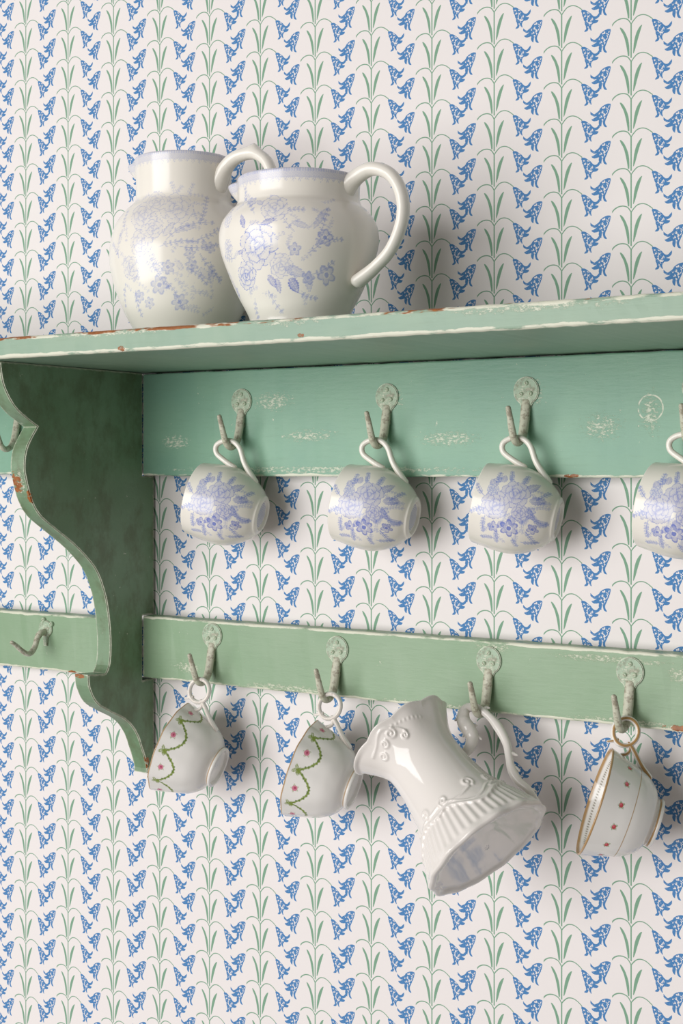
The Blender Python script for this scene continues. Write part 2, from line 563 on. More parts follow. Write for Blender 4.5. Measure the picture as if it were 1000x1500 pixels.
# ------------------------------------------------------------------ tubes
def tube(path, ra, rb, nseg=16, normal=(0, 1, 0), caps=True):
    """sweep an ellipse: ra along `normal`, rb in the plane of the path. returns V, F, t, ang"""
    P = np.asarray(path, float)
    n = len(P)
    ra = np.broadcast_to(np.asarray(ra, float), (n,)) if np.ndim(ra) == 0 else np.interp(np.linspace(0, 1, n), np.linspace(0, 1, len(ra)), ra)
    rb = np.broadcast_to(np.asarray(rb, float), (n,)) if np.ndim(rb) == 0 else np.interp(np.linspace(0, 1, n), np.linspace(0, 1, len(rb)), rb)
    T = np.gradient(P, axis=0)
    T /= np.linalg.norm(T, axis=1)[:, None]
    N = np.asarray(normal, float)
    Bn = np.cross(T, N)
    Bn /= np.linalg.norm(Bn, axis=1)[:, None]
    Nn = np.cross(Bn, T)
    ang = np.linspace(0, 2 * PI, nseg, endpoint=False)
    V = P[:, None, :] + Nn[:, None, :] * (ra[:, None] * np.cos(ang))[:, :, None] + Bn[:, None, :] * (rb[:, None] * np.sin(ang))[:, :, None]
    V = V.reshape(-1, 3)
    F = []
    for i in range(n - 1):
        for j in range(nseg):
            a, b = i * nseg + j, i * nseg + (j + 1) % nseg
            F.append((a, a + nseg, b + nseg, b))
    t = np.repeat(np.linspace(0, 1, n), nseg)
    an = np.tile(ang, n)
    if caps:
        # rounded ends
        for end, sgn in ((0, -1), (n - 1, 1)):
            base = end * nseg
            c = P[end] + T[end] * sgn * min(ra[end], rb[end]) * 0.7
            mid = P[end] + (V[base:base + nseg] - P[end]) * 0.72 + T[end] * sgn * min(ra[end], rb[end]) * 0.5
            k = len(V)
            V = np.vstack([V, mid, c[None]])
            t = np.r_[t, np.full(nseg + 1, t[base])]
            an = np.r_[an, ang, 0.0]
            for j in range(nseg):
                a, b = base + j, base + (j + 1) % nseg
                m0, m1 = k + j, k + (j + 1) % nseg
                if sgn < 0:
                    F += [(a, b, m1, m0), (m0, m1, k + nseg)]
                else:
                    F += [(b, a, m0, m1), (m1, m0, k + nseg)]
    return V, F, t, an


# ------------------------------------------------------------------ hooks
m_hook = paint('hook_paint', srgb(150, 176, 150), srgb(172, 190, 166), edge=0.9, rust=0.1, edge_r=0.0012, dirt=0.42,
               scuff=[((0, -0.006, -0.03), (0.01, 0.02, 0.018)), ((0, -0.003, -0.003), (0.020, 0.02, 0.020)), ((0, -0.003, -0.006), (0.012, 0.02, 0.012)), ((0, -0.03, -0.045), (0.01, 0.02, 0.012))],
               chips=[((0, -0.001, -0.0125), (0.004, 0.005, 0.0014))],
               streak=(60.0, 60.0, 60.0))
m_arm = paint('hook_arm_paint', srgb(186, 190, 168), srgb(206, 204, 186), edge=0.6, rust=0.1, edge_r=0.001, dirt=0.55, streak=(60.0, 60.0, 60.0))
m_screw = paint('screw_paint', srgb(160, 186, 158), srgb(186, 196, 172), edge=1.0, rust=0.7, edge_r=0.001, streak=(60.0, 60.0, 60.0))


def hook_plate_mesh():
    pts = []
    for k in range(33):
        a = math.radians(-58 + 296 * k / 32)
        pts.append((0.0142 * math.cos(a), 0.0146 * math.sin(a)))
    right = pts[0]
    left = pts[-1]
    tail = [(-0.0052, -0.0165), (-0.0042, -0.022), (-0.0038, -0.030), (0.0038, -0.030), (0.0042, -0.022), (0.0052, -0.0165)]
    pts = pts + tail
    bm = bmesh.new()
    f = bm.faces.new([bm.verts.new((x, 0, z)) for x, z in pts])
    r = bmesh.ops.extrude_face_region(bm, geom=[f])
    vs = [g for g in r['geom'] if isinstance(g, bmesh.types.BMVert)]
    bmesh.ops.translate(bm, verts=vs, vec=(0, -0.0024, 0))
    bmesh.ops.recalc_face_normals(bm, faces=bm.faces)
    ed = [e for e in bm.edges if abs(e.verts[0].co.y + 0.0024) < 1e-5 and abs(e.verts[1].co.y + 0.0024) < 1e-5]
    bmesh.ops.bevel(bm, geom=ed, offset=0.0009, segments=2, affect='EDGES')
    me = bpy.data.meshes.new('hook_plate')
    bm.to_mesh(me)
    bm.free()
    me.materials.append(m_hook)
    return me


def hook_arm_mesh(bent=False):
    if bent:
        p = [(-0.001, -0.004), (-0.010, -0.005), (-0.016, -0.0115), (-0.0195, -0.020), (-0.026, -0.0275), (-0.0335, -0.0285), (-0.044, -0.0225), (-0.053, -0.0155), (-0.0600, -0.0112)]
        ra, rb = [0.0035, 0.0036, 0.0034, 0.0034, 0.0036, 0.0034, 0.003, 0.0024], [0.0035, 0.0036, 0.003, 0.003, 0.0028, 0.0026, 0.0024, 0.002]
    else:
        p = [(-0.001, -0.010), (-0.0030, -0.018), (-0.0050, -0.030), (-0.0085, -0.0425), (-0.0140, -0.0505), (-0.0225, -0.0535), (-0.0300, -0.0495), (-0.0350, -0.0400), (-0.0395, -0.0280), (-0.0435, -0.0185)]
        ra, rb = [0.0040, 0.0046, 0.0046, 0.0044, 0.0040, 0.0036, 0.0034, 0.0032, 0.0028, 0.0024], [0.0022, 0.0028, 0.0032, 0.0034, 0.0034, 0.0032, 0.003, 0.0028, 0.0024, 0.0022]
    c = catmull(p, 48)
    path = np.c_[np.zeros(len(c)), c]
    V, F, _, _ = tube(path, [1.15 * q for q in ra], [1.15 * q for q in rb], 14, (1, 0, 0))
    return mesh('hook_arm', V, F, m_arm)


def screw_mesh():
    bm = bmesh.new()
    prof = [(0.0, -0.0018), (0.0014, -0.0016), (0.0023, -0.0010), (0.0027, 0.0004)]
    rings = []
    for r, y in prof[1:]:
        rings.append([bm.verts.new((r * math.cos(a * PI / 6), y, r * math.sin(a * PI / 6))) for a in range(12)])
    for k in range(len(rings) - 1):
        for j in range(12):
            i = (j + 1) % 12
            bm.faces.new((rings[k][j], rings[k][i], rings[k + 1][i], rings[k + 1][j]))
    # slotted head: two half caps with a groove between them
    top = rings[0]
    c0 = [bm.verts.new((x, -0.0019, z)) for x, z in ((-0.0012, 0.0003), (0.0012, 0.0003))]
    c1 = [bm.verts.new((x, -0.0019, z)) for x, z in ((-0.0012, -0.0003), (0.0012, -0.0003))]
    g0 = [bm.verts.new((x, -0.0009, z)) for x, z in ((-0.0012, 0.0002), (0.0012, 0.0002))]
    g1 = [bm.verts.new((x, -0.0009, z)) for x, z in ((-0.0012, -0.0002), (0.0012, -0.0002))]
    bm.faces.new([c0[1]] + top[0:7] + [c0[0]])
    bm.faces.new([c1[0]] + top[6:12] + [top[0], c1[1]])
    bm.faces.new((c0[0], c0[1], g0[1], g0[0]))
    bm.faces.new((c1[1], c1[0], g1[0], g1[1]))
    bm.faces.new((g0[0], g0[1], g1[1], g1[0]))
    bm.faces.new((c0[0], g0[0], g1[0], c1[0], top[6]))
    bm.faces.new((c0[1], top[0], c1[1], g1[1], g0[1]))
    bmesh.ops.recalc_face_normals(bm, faces=bm.faces)
    me = bpy.data.meshes.new('screw')
    bm.to_mesh(me)
    bm.free()
    me.materials.append(m_screw)
    for p in me.polygons:
        p.use_smooth = False
    return me


ME_PLATE, ME_ARM, ME_BENT, ME_SCREW = hook_plate_mesh(), hook_arm_mesh(), hook_arm_mesh(True), screw_mesh()


def hook(x, z, bent=False, seed=0):
    rnd = random.Random(seed)
    o = link(bpy.data.objects.new('cup_hook', ME_BENT if bent else ME_ARM), shelf)
    o.location = Vector((x, -0.024, z)) - shelf.location
    p = link(bpy.data.objects.new('hook_plate', ME_PLATE), o)
    if bent:
        p.scale = (0.8, 1, 0.72)
    spots = [(-0.0052, -0.0035), (0.0052, -0.0030), (0.0006, 0.0078)]
    if bent:
        spots = [(-0.0030, 0.0112), (0.0105, 0.0065)]
    for k, (sx, sz) in enumerate(spots):
        s = link(bpy.data.objects.new('screw', ME_SCREW), o)
        s.location = (sx, -0.0024 if not bent else -0.0012, sz)
        s.rotation_euler = (0, rnd.uniform(0, 3), 0)
        if bent:
            s.scale = (1.25, 1.5, 1.25)
    return o


UPZ, LOZ = 1.5760, 1.2994
for k, (x, z) in enumerate([(-0.4790, UPZ), (-0.1210, UPZ), (0.0743, UPZ), (0.2394, UPZ + 0.0018), (0.4170, UPZ),
                            (-0.1637, LOZ + 0.003), (0.0102, LOZ - 0.0012), (0.1968, LOZ), (0.3506, LOZ)]):
    hook(x, z, False, k)
hook(-0.4303, 1.2940, True, 20)


# ------------------------------------------------------------------ china
def ceramic(name, rough=0.10):
    B = NB(name)
    at = B.node('ShaderNodeAttribute', attribute_name='print')
    tc = B.node('ShaderNodeTexCoord')
    sp = B.noise(tc.outputs['Object'], 60.0, 2.0)
    c = B.mix(B.mul(sp, 0.06), at.outputs['Color'], (0.80, 0.74, 0.62))
    B.nt.links.new(c, B.bsdf.inputs['Base Color'])
    B.bsdf.inputs['Roughness'].default_value = rough
    B.bsdf.inputs['IOR'].default_value = 1.5
    B.put(B.bsdf.inputs['Normal'], B.bump(B.noise(tc.outputs['Object'], 35.0, 2.0), 0.06, 0.001))
    return B.mat


m_cream = ceramic('cream_glaze', 0.20)
m_china = ceramic('white_china_glaze', 0.08)


CREAMW = np.array([0.86, 0.82, 0.75])


class Canvas:
    """draws flat print on the points (u, v) of an unrolled pot, in millimetres"""

    def __init__(self, u, v, ground):
        self.u, self.v = u, v
        self.fill = 0.12
        self.c = np.tile(np.asarray(ground, float), (len(u), 1))

    def over(self, idx, alpha, color):
        a = np.clip(alpha, 0, 1)[:, None]
        self.c[idx] = self.c[idx] * (1 - a) + np.asarray(color) * a

    def near(self, x, y, r):
        return np.nonzero((np.abs(self.u - x) < r) & (np.abs(self.v - y) < r))[0]

    def line(self, pts, w, color, a=1.0):
        P = np.asarray(pts, float)
        lo, hi = P.min(0) - w * 2, P.max(0) + w * 2
        i = np.nonzero((self.u > lo[0]) & (self.u < hi[0]) & (self.v > lo[1]) & (self.v < hi[1]))[0]
        if not len(i):
            return
        q = np.c_[self.u[i], self.v[i]]
        d = np.full(len(i), 1e9)
        for k in range(len(P) - 1):
            ab = P[k + 1] - P[k]
            t = np.clip(((q - P[k]) @ ab) / (ab @ ab + 1e-9), 0, 1)
            d = np.minimum(d, np.linalg.norm(q - P[k] - t[:, None] * ab, axis=1))
        self.over(i, a * (1 - smoothstep(w * 0.5 - 0.12, w * 0.5 + 0.18, d)), color)

    def dot(self, x, y, r, color, a=1.0):
        i = self.near(x, y, r * 1.6 + 0.3)
        d = np.hypot(self.u[i] - x, self.v[i] - y)
        self.over(i, a * (1 - smoothstep(r - 0.15, r + 0.2, d)), color)

    def petal(self, x, y, ang, r, color, a, ground):
        i = self.near(x, y, r * 1.3)
        ca, sa = math.cos(ang), math.sin(ang)
        dx, dy = self.u[i] - x, self.v[i] - y
        p, q = dx * ca + dy * sa, -dx * sa + dy * ca
        th = np.arctan2(q, p)
        rho = np.hypot(p * 1.1, q * 0.92)
        e = r * (1 + 0.07 * np.sin(3 * th + x) + 0.05 * np.sin(7 * th + y))
        f = rho / e
        ins = f < 1
        shade = self.fill + 0.45 * smoothstep(0.25, -0.7, p / r) + 0.22 * ((np.sin(q / r * 19 + 2 * p / r) > 0.35) & (p / r < 0.25))
        w = min(0.30, 0.5 / max(r, 0.6))
        shade = np.where(f > 1 - w, 0.95, shade)
        col = self.c[i]
        tint = ground[None] * (1 - np.clip(shade * a, 0, 1)[:, None]) + np.asarray(color)[None] * np.clip(shade * a, 0, 1)[:, None]
        self.c[i] = np.where(ins[:, None], tint, col)

    def rose(self, x, y, r, color, a=0.75, ph=0.0, lobes=5):
        g = CREAMW
        for (rf, n, pr) in ((0.66, lobes + 2, 0.40), (0.42, lobes, 0.34), (0.19, 3, 0.24)):
            for k in range(n):
                an = ph + rf * 5 + k * 2 * PI / n
                self.petal(x + math.cos(an) * r * rf, y + math.sin(an) * r * rf, an, r * pr, color, a, g)
        self.petal(x, y, ph, r * 0.16, color, a, g)

    def daisy(self, x, y, r, color, a=0.8, n=5, ph=0.0):
        i = self.near(x, y, r * 1.2)
        dx, dy = self.u[i] - x, self.v[i] - y
        rho, th = np.hypot(dx, dy), np.arctan2(dy, dx) + ph
        edge = r * (0.55 + 0.45 * np.abs(np.cos(n * th / 2)))
        q = rho / edge
        al = np.where(q < 1, 0.42, 0)
        al = np.where((q < 1) & (q > 0.80), 0.9, al)
        al = np.where(rho < r * 0.24, 1.0, al)
        al = np.where((rho > r * 0.24) & (rho < r * 0.34), 0.05, al)
        self.over(i, al * a, color)

    def leaf(self, x, y, ang, L, w, color, a=0.8, fill=0.6):
        i = self.near(x, y, L * 1.15)
        ca, sa = math.cos(ang), math.sin(ang)
        dx, dy = self.u[i] - x, self.v[i] - y
        s, t = dx * ca + dy * sa, -dx * sa + dy * ca
        f = np.clip(s / L, 0, 1)
        hw = w * np.power(np.sin(PI * np.power(f, 0.8)), 0.85) * (1 + 0.12 * np.sin(f * 40))
        q = np.abs(t) / (hw + 1e-6)
        ins = (q < 1) & (s > 0) & (s < L)
        al = np.where(q > 0.75, 0.95, fill)
        al = np.where(np.abs(t) < 0.22, 0.15, al)
        al = np.where((np.sin(s * 3.2 - np.abs(t) * 3.0) > 0.75) & (q < 0.8), fill * 0.5, al)
        self.over(i, np.where(ins, al, 0) * a, color)

    def spray(self, x, y, ang, L, bend, n, ls, color, a=0.7, lw=0.45):
        pts = []
        for k in range(9):
            f = k / 8
            an = ang + bend * f
            pts.append((x, y) if k == 0 else (pts[-1][0] + math.cos(an) * L / 8, pts[-1][1] + math.sin(an) * L / 8))
        self.line(pts, lw, color, a)
        for k in range(1, n + 1):
            f = k / n * 8
            j = min(7, int(f))
            fr = f - j if j < 7 or f < 8 else 1.0
            px = pts[j][0] + (pts[j + 1][0] - pts[j][0]) * fr
            py = pts[j][1] + (pts[j + 1][1] - pts[j][1]) * fr
            an = ang + bend * k / n
            for sg in (-1, 1):
                self.leaf(px, py, an + sg * 0.85, ls, ls * 0.22, color, a, 0.8)
        self.leaf(pts[-1][0], pts[-1][1], ang + bend, ls * 1.1, ls * 0.25, color, a, 0.8)


def lathe(base, outer, th, lip, nseg, n_out, n_in=40, foot_in=None):
    """base: (r,z) list from the axis outwards under the foot; outer: (r,z) up to the rim.
    returns r, z per row, kind per row, outer arclength per row"""
    b = np.asarray(base, float)
    b = np.vstack([np.linspace(b[k], b[k + 1], 24 if k == 0 else 4, endpoint=False) for k in range(len(b) - 1)] + [b[-1:]])
    o = catmull(outer, n_out)
    top = o[-1]
    lipc = np.array([top[0] - lip, top[1]])
    lp = np.array([(lipc[0] + lip * math.cos(a), lipc[1] + lip * math.sin(a)) for a in np.linspace(0.35, PI - 0.2, 7)])
    oi = catmull(outer, n_in)
    tg = np.gradient(oi, axis=0)
    tg /= np.linalg.norm(tg, axis=1)[:, None]
    inn = oi + np.c_[-tg[:, 1], tg[:, 0]] * th
    inn = inn[::-1]
    inn = inn[(inn[:, 1] < lipc[1] - 0.001) & (inn[:, 1] > outer[0][1] + th * 1.5)]
    inn[:, 0] = np.maximum(inn[:, 0], 0.004)
    end = np.array([[inn[-1, 0] * 0.6, inn[-1, 1] - 0.0005], [0.0, inn[-1, 1] - 0.0008]])
    rows = np.vstack([b, o, lp, inn, end])
    kind = np.r_[np.zeros(len(b)), np.ones(len(o)), np.full(len(lp), 2), np.full(len(inn) + 2, 3)]
    s = np.r_[0, np.cumsum(np.linalg.norm(np.diff(rows, axis=0), axis=1))]
    return rows[:, 0], rows[:, 1], kind, s - s[len(b)]


def lathe_grid(r, z, nseg):
    phi = np.linspace(-PI, PI, nseg, endpoint=False)
    n = len(r)
    PH = np.tile(phi, n)
    Rr, Z = np.repeat(r, nseg), np.repeat(z, nseg)
    i = np.arange(n - 1)[:, None] * nseg
    j = np.arange(nseg)[None, :]
    a = (i + j).ravel()
    b = (i + (j + 1) % nseg).ravel()
    F = np.c_[a, b, b + nseg, a + nseg]
    return Rr, Z, PH, F


def xyz(R, Z, PH):
    return np.c_[R * np.cos(PH), R * np.sin(PH), Z]


def wrap(a):
    return (a + PI) % (2 * PI) - PI


def thing(name, label, cat, group, body, handle_me, O, a=None, h=None, s=1.0, rotz=0.0):
    t = empty(name, O)
    tag(t, label, cat, group)
    if a is not None:
        a = Vector(a).normalized()
        h = Vector(h)
        h = (h - a * h.dot(a)).normalized()
        y = a.cross(h)
        t.rotation_euler = Matrix((h, y, a)).transposed().to_euler()
        t.scale = (s, s, s)
    else:
        t.rotation_euler = (0, 0, rotz)
    link(bpy.data.objects.new('body', body), t)
    link(bpy.data.objects.new('handle', handle_me), t)
    return t


CHINA = np.array([0.87, 0.845, 0.815])
BLUE = srgb(120, 140, 208)
BLUE2 = srgb(84, 108, 200)
GOLD = srgb(172, 128, 62)


# ---- blue-printed jugs
def jug_body(name, outer, base_r, rim_r, spout_z, phi0, draw, drawscale, nseg=480, rows=260):
    base = [(0, 0.003), (base_r - 0.006, 0.003), (base_r - 0.004, 0.0), (base_r - 0.0012, 0.0)]
    r, z, kind, s = lathe(base, outer, 0.0035, 0.0022, nseg, rows, 50)
    R, Z, PH, F = lathe_grid(r, z, nseg)
    K, S = np.repeat(kind, nseg), np.repeat(s, nseg)
    ztop = outer[-1][1]
    # pulled spout opposite the handle
    d = wrap(PH - PI)
    k = np.exp(-(d / 0.27) ** 2) * smoothstep(spout_z, ztop, Z)
    R2 = R + 0.024 * k
    Z2 = Z + 0.002 * k
    V = xyz(R2, Z2, PH)
    cv = Canvas(R * wrap(PH - phi0) * 1000, Z * 1000, CREAMW)
    out = K <= 2
    cv.v = np.where(K <= 2, cv.v, -1e3)
    # border under the rim
    zt = ztop * 1000
    i = np.nonzero(out & (Z * 1000 > zt - 13))[0]
    dz = zt - cv.v[i]
    arc = PH[i] * rim_r * 1000
    al = np.where(dz < 7.0, 0.34 + 0.16 * (np.sin(arc * 2.1) * np.sin(dz * 2.3 + arc * 0.6) > 0.1), 0)
    al = np.where((dz > 6.6) & (dz < 7.3), 0.6, al)
    ph = (arc % 7.0) / 7.0 - 0.5
    tip = 7.0 + 4.5 * (1 - np.abs(ph * 2)) + 1.2 * np.sin(arc * 4)
    al = np.where((dz >= 7.0) & (dz < tip) & (np.sin(arc * 3.3 + dz * 2.0) > -0.35), 0.48, al)
    al = np.where((dz < 1.7) & (np.sin(arc * 2.4) > 0.0), 0.75, al)
    cv.over(i, al * drawscale, BLUE)
    draw(cv)
    return mesh(name, V, F, m_cream, True, cv.c)


def jug_handle(path, ra, rb, knob=None):
    c = catmull(path, 70)
    V, F, t, an = tube(np.c_[c[:, 0], np.zeros(len(c)), c[:, 1]], ra, rb, 24, (0, 1, 0))
    if knob is not None:
        dd = np.linalg.norm(V - np.array([knob[0], 0, knob[1]]), axis=1)
        V[:, 2] += 0.005 * np.exp(-(dd / 0.007) ** 2)
    return mesh('handle', V, F, m_cream, True, np.tile(CREAMW, (len(V), 1)))


def draw_round_jug(cv):
    # drawn as seen: unit = 1/3.1 mm, origin at the axis / foot of the jug
    def P(X, Y):
        dx = (X - 613) / 3.102
        zz = (1.5 + (684 - (190 + Y * 0.47)) / 1458.0 - 1.637) * 1000
        rr = np.interp(zz, [0, 13, 37, 58, 80, 100, 118, 130], [48, 50, 62, 70, 78, 80, 76, 64])
        return rr * math.asin(max(-0.98, min(0.98, dx / rr))), zz
    k = 1 / 3.0
    rnd = random.Random(8)
    for _ in range(24):
        x, y = P(rnd.uniform(385, 720), rnd.uniform(255, 540))
        cv.spray(x, y, rnd.uniform(0, 6.28), rnd.uniform(8, 15), rnd.uniform(-0.8, 0.8), 4, 3.4, BLUE, 0.36, 0.4)
    for (X, Y, L, an, bd, n) in [(430, 560 - 20, 80, 2.0, 0.5, 5), (400, 330, 70, 1.8, -0.5, 5), (410, 470, 60, 2.6, 0.4, 4), (520, 520, 70, -1.2, 0.4, 4),
                                 (640, 420, 80, 0.5, 0.4, 5), (600, 360, 90, 2.4, -0.4, 5), (660, 400, 110, 1.1, 0.2, 7), (480, 300, 70, 1.9, 0.6, 5),
                                 (560, 300, 60, 0.4, -0.5, 5), (650, 480, 70, 0.2, 0.5, 5), (690, 390, 50, 0.6, -0.6, 4), (440, 250, 40, 1.2, 0.6, 4),
                                 (420, 420, 60, 3.3, -0.5, 4), (610, 530, 50, -0.6, 0.5, 4), (480, 540, 50, -1.8, 0.5, 4)]:
        x, y = P(X, Y)
        cv.spray(x, y, an, L * k, bd, n, 4.2, BLUE, 0.62)
    for (X, Y, r, a, ph) in [(540, 285, 42, 0.62, 1.0), (490, 395, 64, 1.0, 2.2), (455, 475, 40, 1.0, 0.4), (400, 390, 26, 0.6, 3.0), (395, 300, 26, 0.55, 1.1), (560, 455, 34, 0.55, 4.0)]:
        x, y = P(X, Y)
        cv.rose(x, y, r * k, BLUE, a, ph)
    for (X, Y, L, an, w, a, c) in [(450, 340, 48, 1.9, 9, 0.9, BLUE2), (500, 335, 50, 0.3, 8, 0.8, BLUE2), (520, 480, 46, -0.9, 10, 0.75, BLUE2), (545, 490, 44, -1.3, 9, 0.7, BLUE2),
                                   (585, 490, 50, -1.0, 14, 0.95, BLUE2), (570, 460, 70, -0.35, 14, 0.55, BLUE), (640, 470, 60, -1.5, 12, 0.55, BLUE), (590, 330, 60, -0.3, 9, 0.5, BLUE),
                                   (430, 410, 30, 0.2, 6, 0.7, BLUE2), (655, 350, 80, 1.0, 9, 0.5, BLUE), (505, 270, 30, 2.6, 8, 0.6, BLUE)]:
        x, y = P(X, Y)
        cv.leaf(x, y, an, L * k, w * k, c, a)
    for (X, Y, r) in [(695, 480, 30), (690, 375, 26), (640, 490, 20), (470, 255, 18), (420, 515, 16), (600, 410, 20)]:
        x, y = P(X, Y)
        cv.daisy(x, y, r * k, BLUE, 0.65, 5, X * 0.1)


def draw_tall_jug(cv):
    def P(X, Y):
        dx = (X - 253) / 2.766
        zz = (1.5 + (684 - (190 + Y * 0.47)) / 1300.0 - 1.637) * 1000
        rr = np.interp(zz, [0, 19, 41, 73, 109, 138, 160, 172], [50, 57, 68, 78, 83, 77, 62, 54])
        return rr * math.asin(max(-0.98, min(0.98, dx / rr))), zz
    k = 1 / 2.766
    rnd = random.Random(5)
    for _ in range(46):
        x, y = P(rnd.uniform(55, 345), rnd.uniform(225, 585))
        cv.spray(x, y, rnd.uniform(0, 6.28), rnd.uniform(9, 18), rnd.uniform(-0.8, 0.8), 4, 3.6, BLUE, 0.34, 0.4)
    lines = [(110, 360, 90, 1.2, 0.6, 6), (180, 400, 130, 0.4, -0.5, 8), (200, 380, 150, 0.9, -0.9, 8), (240, 400, 110, -0.2, 0.5, 7), (300, 420, 90, -1.1, 0.5, 6),
             (150, 420, 110, -1.2, 0.3, 7), (110, 520, 70, -1.7, 0.6, 5), (200, 500, 80, -0.7, -0.5, 6), (60, 420, 60, 2.0, 0.6, 5), (300, 330, 90, 1.2, 0.2, 7),
             (290, 380, 90, 0.3, 0.4, 6), (75, 340, 60, 1.9, -0.5, 5), (330, 440, 60, -1.3, 0.4, 5), (260, 460, 70, -0.4, -0.4, 5), (150, 330, 70, 1.5, 0.5, 5), (80, 500, 60, -2.2, 0.5, 4)]
    for (X, Y, L, an, bd, n) in lines:
        x, y = P(X, Y)
        cv.spray(x, y, an, L * k, bd, n, 4.6, BLUE, 0.55, 0.55)
    for (X, Y, r, a, ph) in [(130, 300, 46, 0.55, 1.0), (230, 280, 52, 0.5, 2.0), (125, 385, 40, 0.5, 3.3), (95, 455, 34, 0.55, 0.4), (170, 255, 36, 0.45, 4.0), (160, 340, 34, 0.5, 0.9)]:
        x, y = P(X, Y)
        cv.rose(x, y, r * k, BLUE, a, ph)
    for (X, Y, r) in [(205, 460, 22), (180, 510, 30), (240, 560, 26), (275, 455, 20), (120, 540, 20), (330, 400, 18), (270, 420, 18), (150, 560, 18)]:
        x, y = P(X, Y)
        cv.daisy(x, y, r * k, BLUE, 0.55, 6, X * 0.1)
    for (X, Y, L, an, w) in [(190, 370, 60, 0.9, 10), (230, 350, 60, 0.2, 9), (300, 460, 50, -0.8, 11), (330, 460, 50, -1.4, 9), (60, 380, 40, 1.4, 8), (160, 450, 44, -0.6, 9), (250, 470, 44, 2.2, 8)]:
        x, y = P(X, Y)
        cv.leaf(x, y, an, L * k, w * k, BLUE, 0.5, 0.3)


round_outer = [(0.0470, 0.0), (0.0490, 0.0030), (0.0505, 0.013), (0.0625, 0.036), (0.0705, 0.055), (0.0780, 0.076), (0.0803, 0.092), (0.0775, 0.106),
               (0.0700, 0.1170), (0.0640, 0.1225), (0.0622, 0.1260), (0.0612, 0.1310), (0.0612, 0.1420), (0.0620, 0.1490)]
body = jug_body('round_jug_body', round_outer, 0.048, 0.062, 0.118, math.radians(-56), draw_round_jug, 0.72)
hnd = jug_handle([(0.052, 0.1330), (0.0660, 0.1455), (0.0860, 0.1525), (0.1070, 0.1440), (0.1190, 0.1230), (0.1190, 0.0985), (0.1070, 0.0730), (0.0880, 0.0560), (0.0690, 0.0440)],
                 [0.0125, 0.0095, 0.0085, 0.0080, 0.0078, 0.0076, 0.0075, 0.0080, 0.0105], [0.0100, 0.0075, 0.0066, 0.0062, 0.0060, 0.0058, 0.0056, 0.0056, 0.0070])
thing('pitcher', 'squat round cream pitcher with blue flower print, its whole handle in view', 'jug', 'blue printed pitchers on the shelf', body, hnd, (0.0575, -0.17, SHELF_Z1 + 0.0003))

tall_outer = [(0.0490, 0.0), (0.0510, 0.003), (0.0570, 0.018), (0.0677, 0.039), (0.0785, 0.069), (0.0830, 0.099), (0.0775, 0.130), (0.0660, 0.1475),
              (0.0575, 0.1555), (0.0545, 0.1595), (0.0535, 0.1650), (0.0533, 0.184), (0.0545, 0.2000), (0.0550, 0.2060)]
body = jug_body('tall_jug_body', tall_outer, 0.050, 0.055, 0.175, math.radians(-51), draw_tall_jug, 0.62, 480, 280)
hnd = jug_handle([(0.047, 0.1720), (0.0590, 0.1930), (0.0770, 0.2040), (0.1000, 0.2035), (0.1170, 0.1900), (0.1240, 0.1600), (0.1190, 0.1250), (0.1030, 0.0950), (0.0740, 0.0720)],
                 [0.0120, 0.0095, 0.0085, 0.0080, 0.0078, 0.0076, 0.0075, 0.0080, 0.0105], [0.0095, 0.0075, 0.0066, 0.0062, 0.0060, 0.0058, 0.0056, 0.0056, 0.0070], knob=(0.098, 0.2095))
thing('pitcher', 'taller long-necked cream pitcher with faint blue flower print standing behind the squat one', 'jug', 'blue printed pitchers on the shelf', body, hnd, (-0.1502, -0.095, SHELF_Z1 + 0.0003))


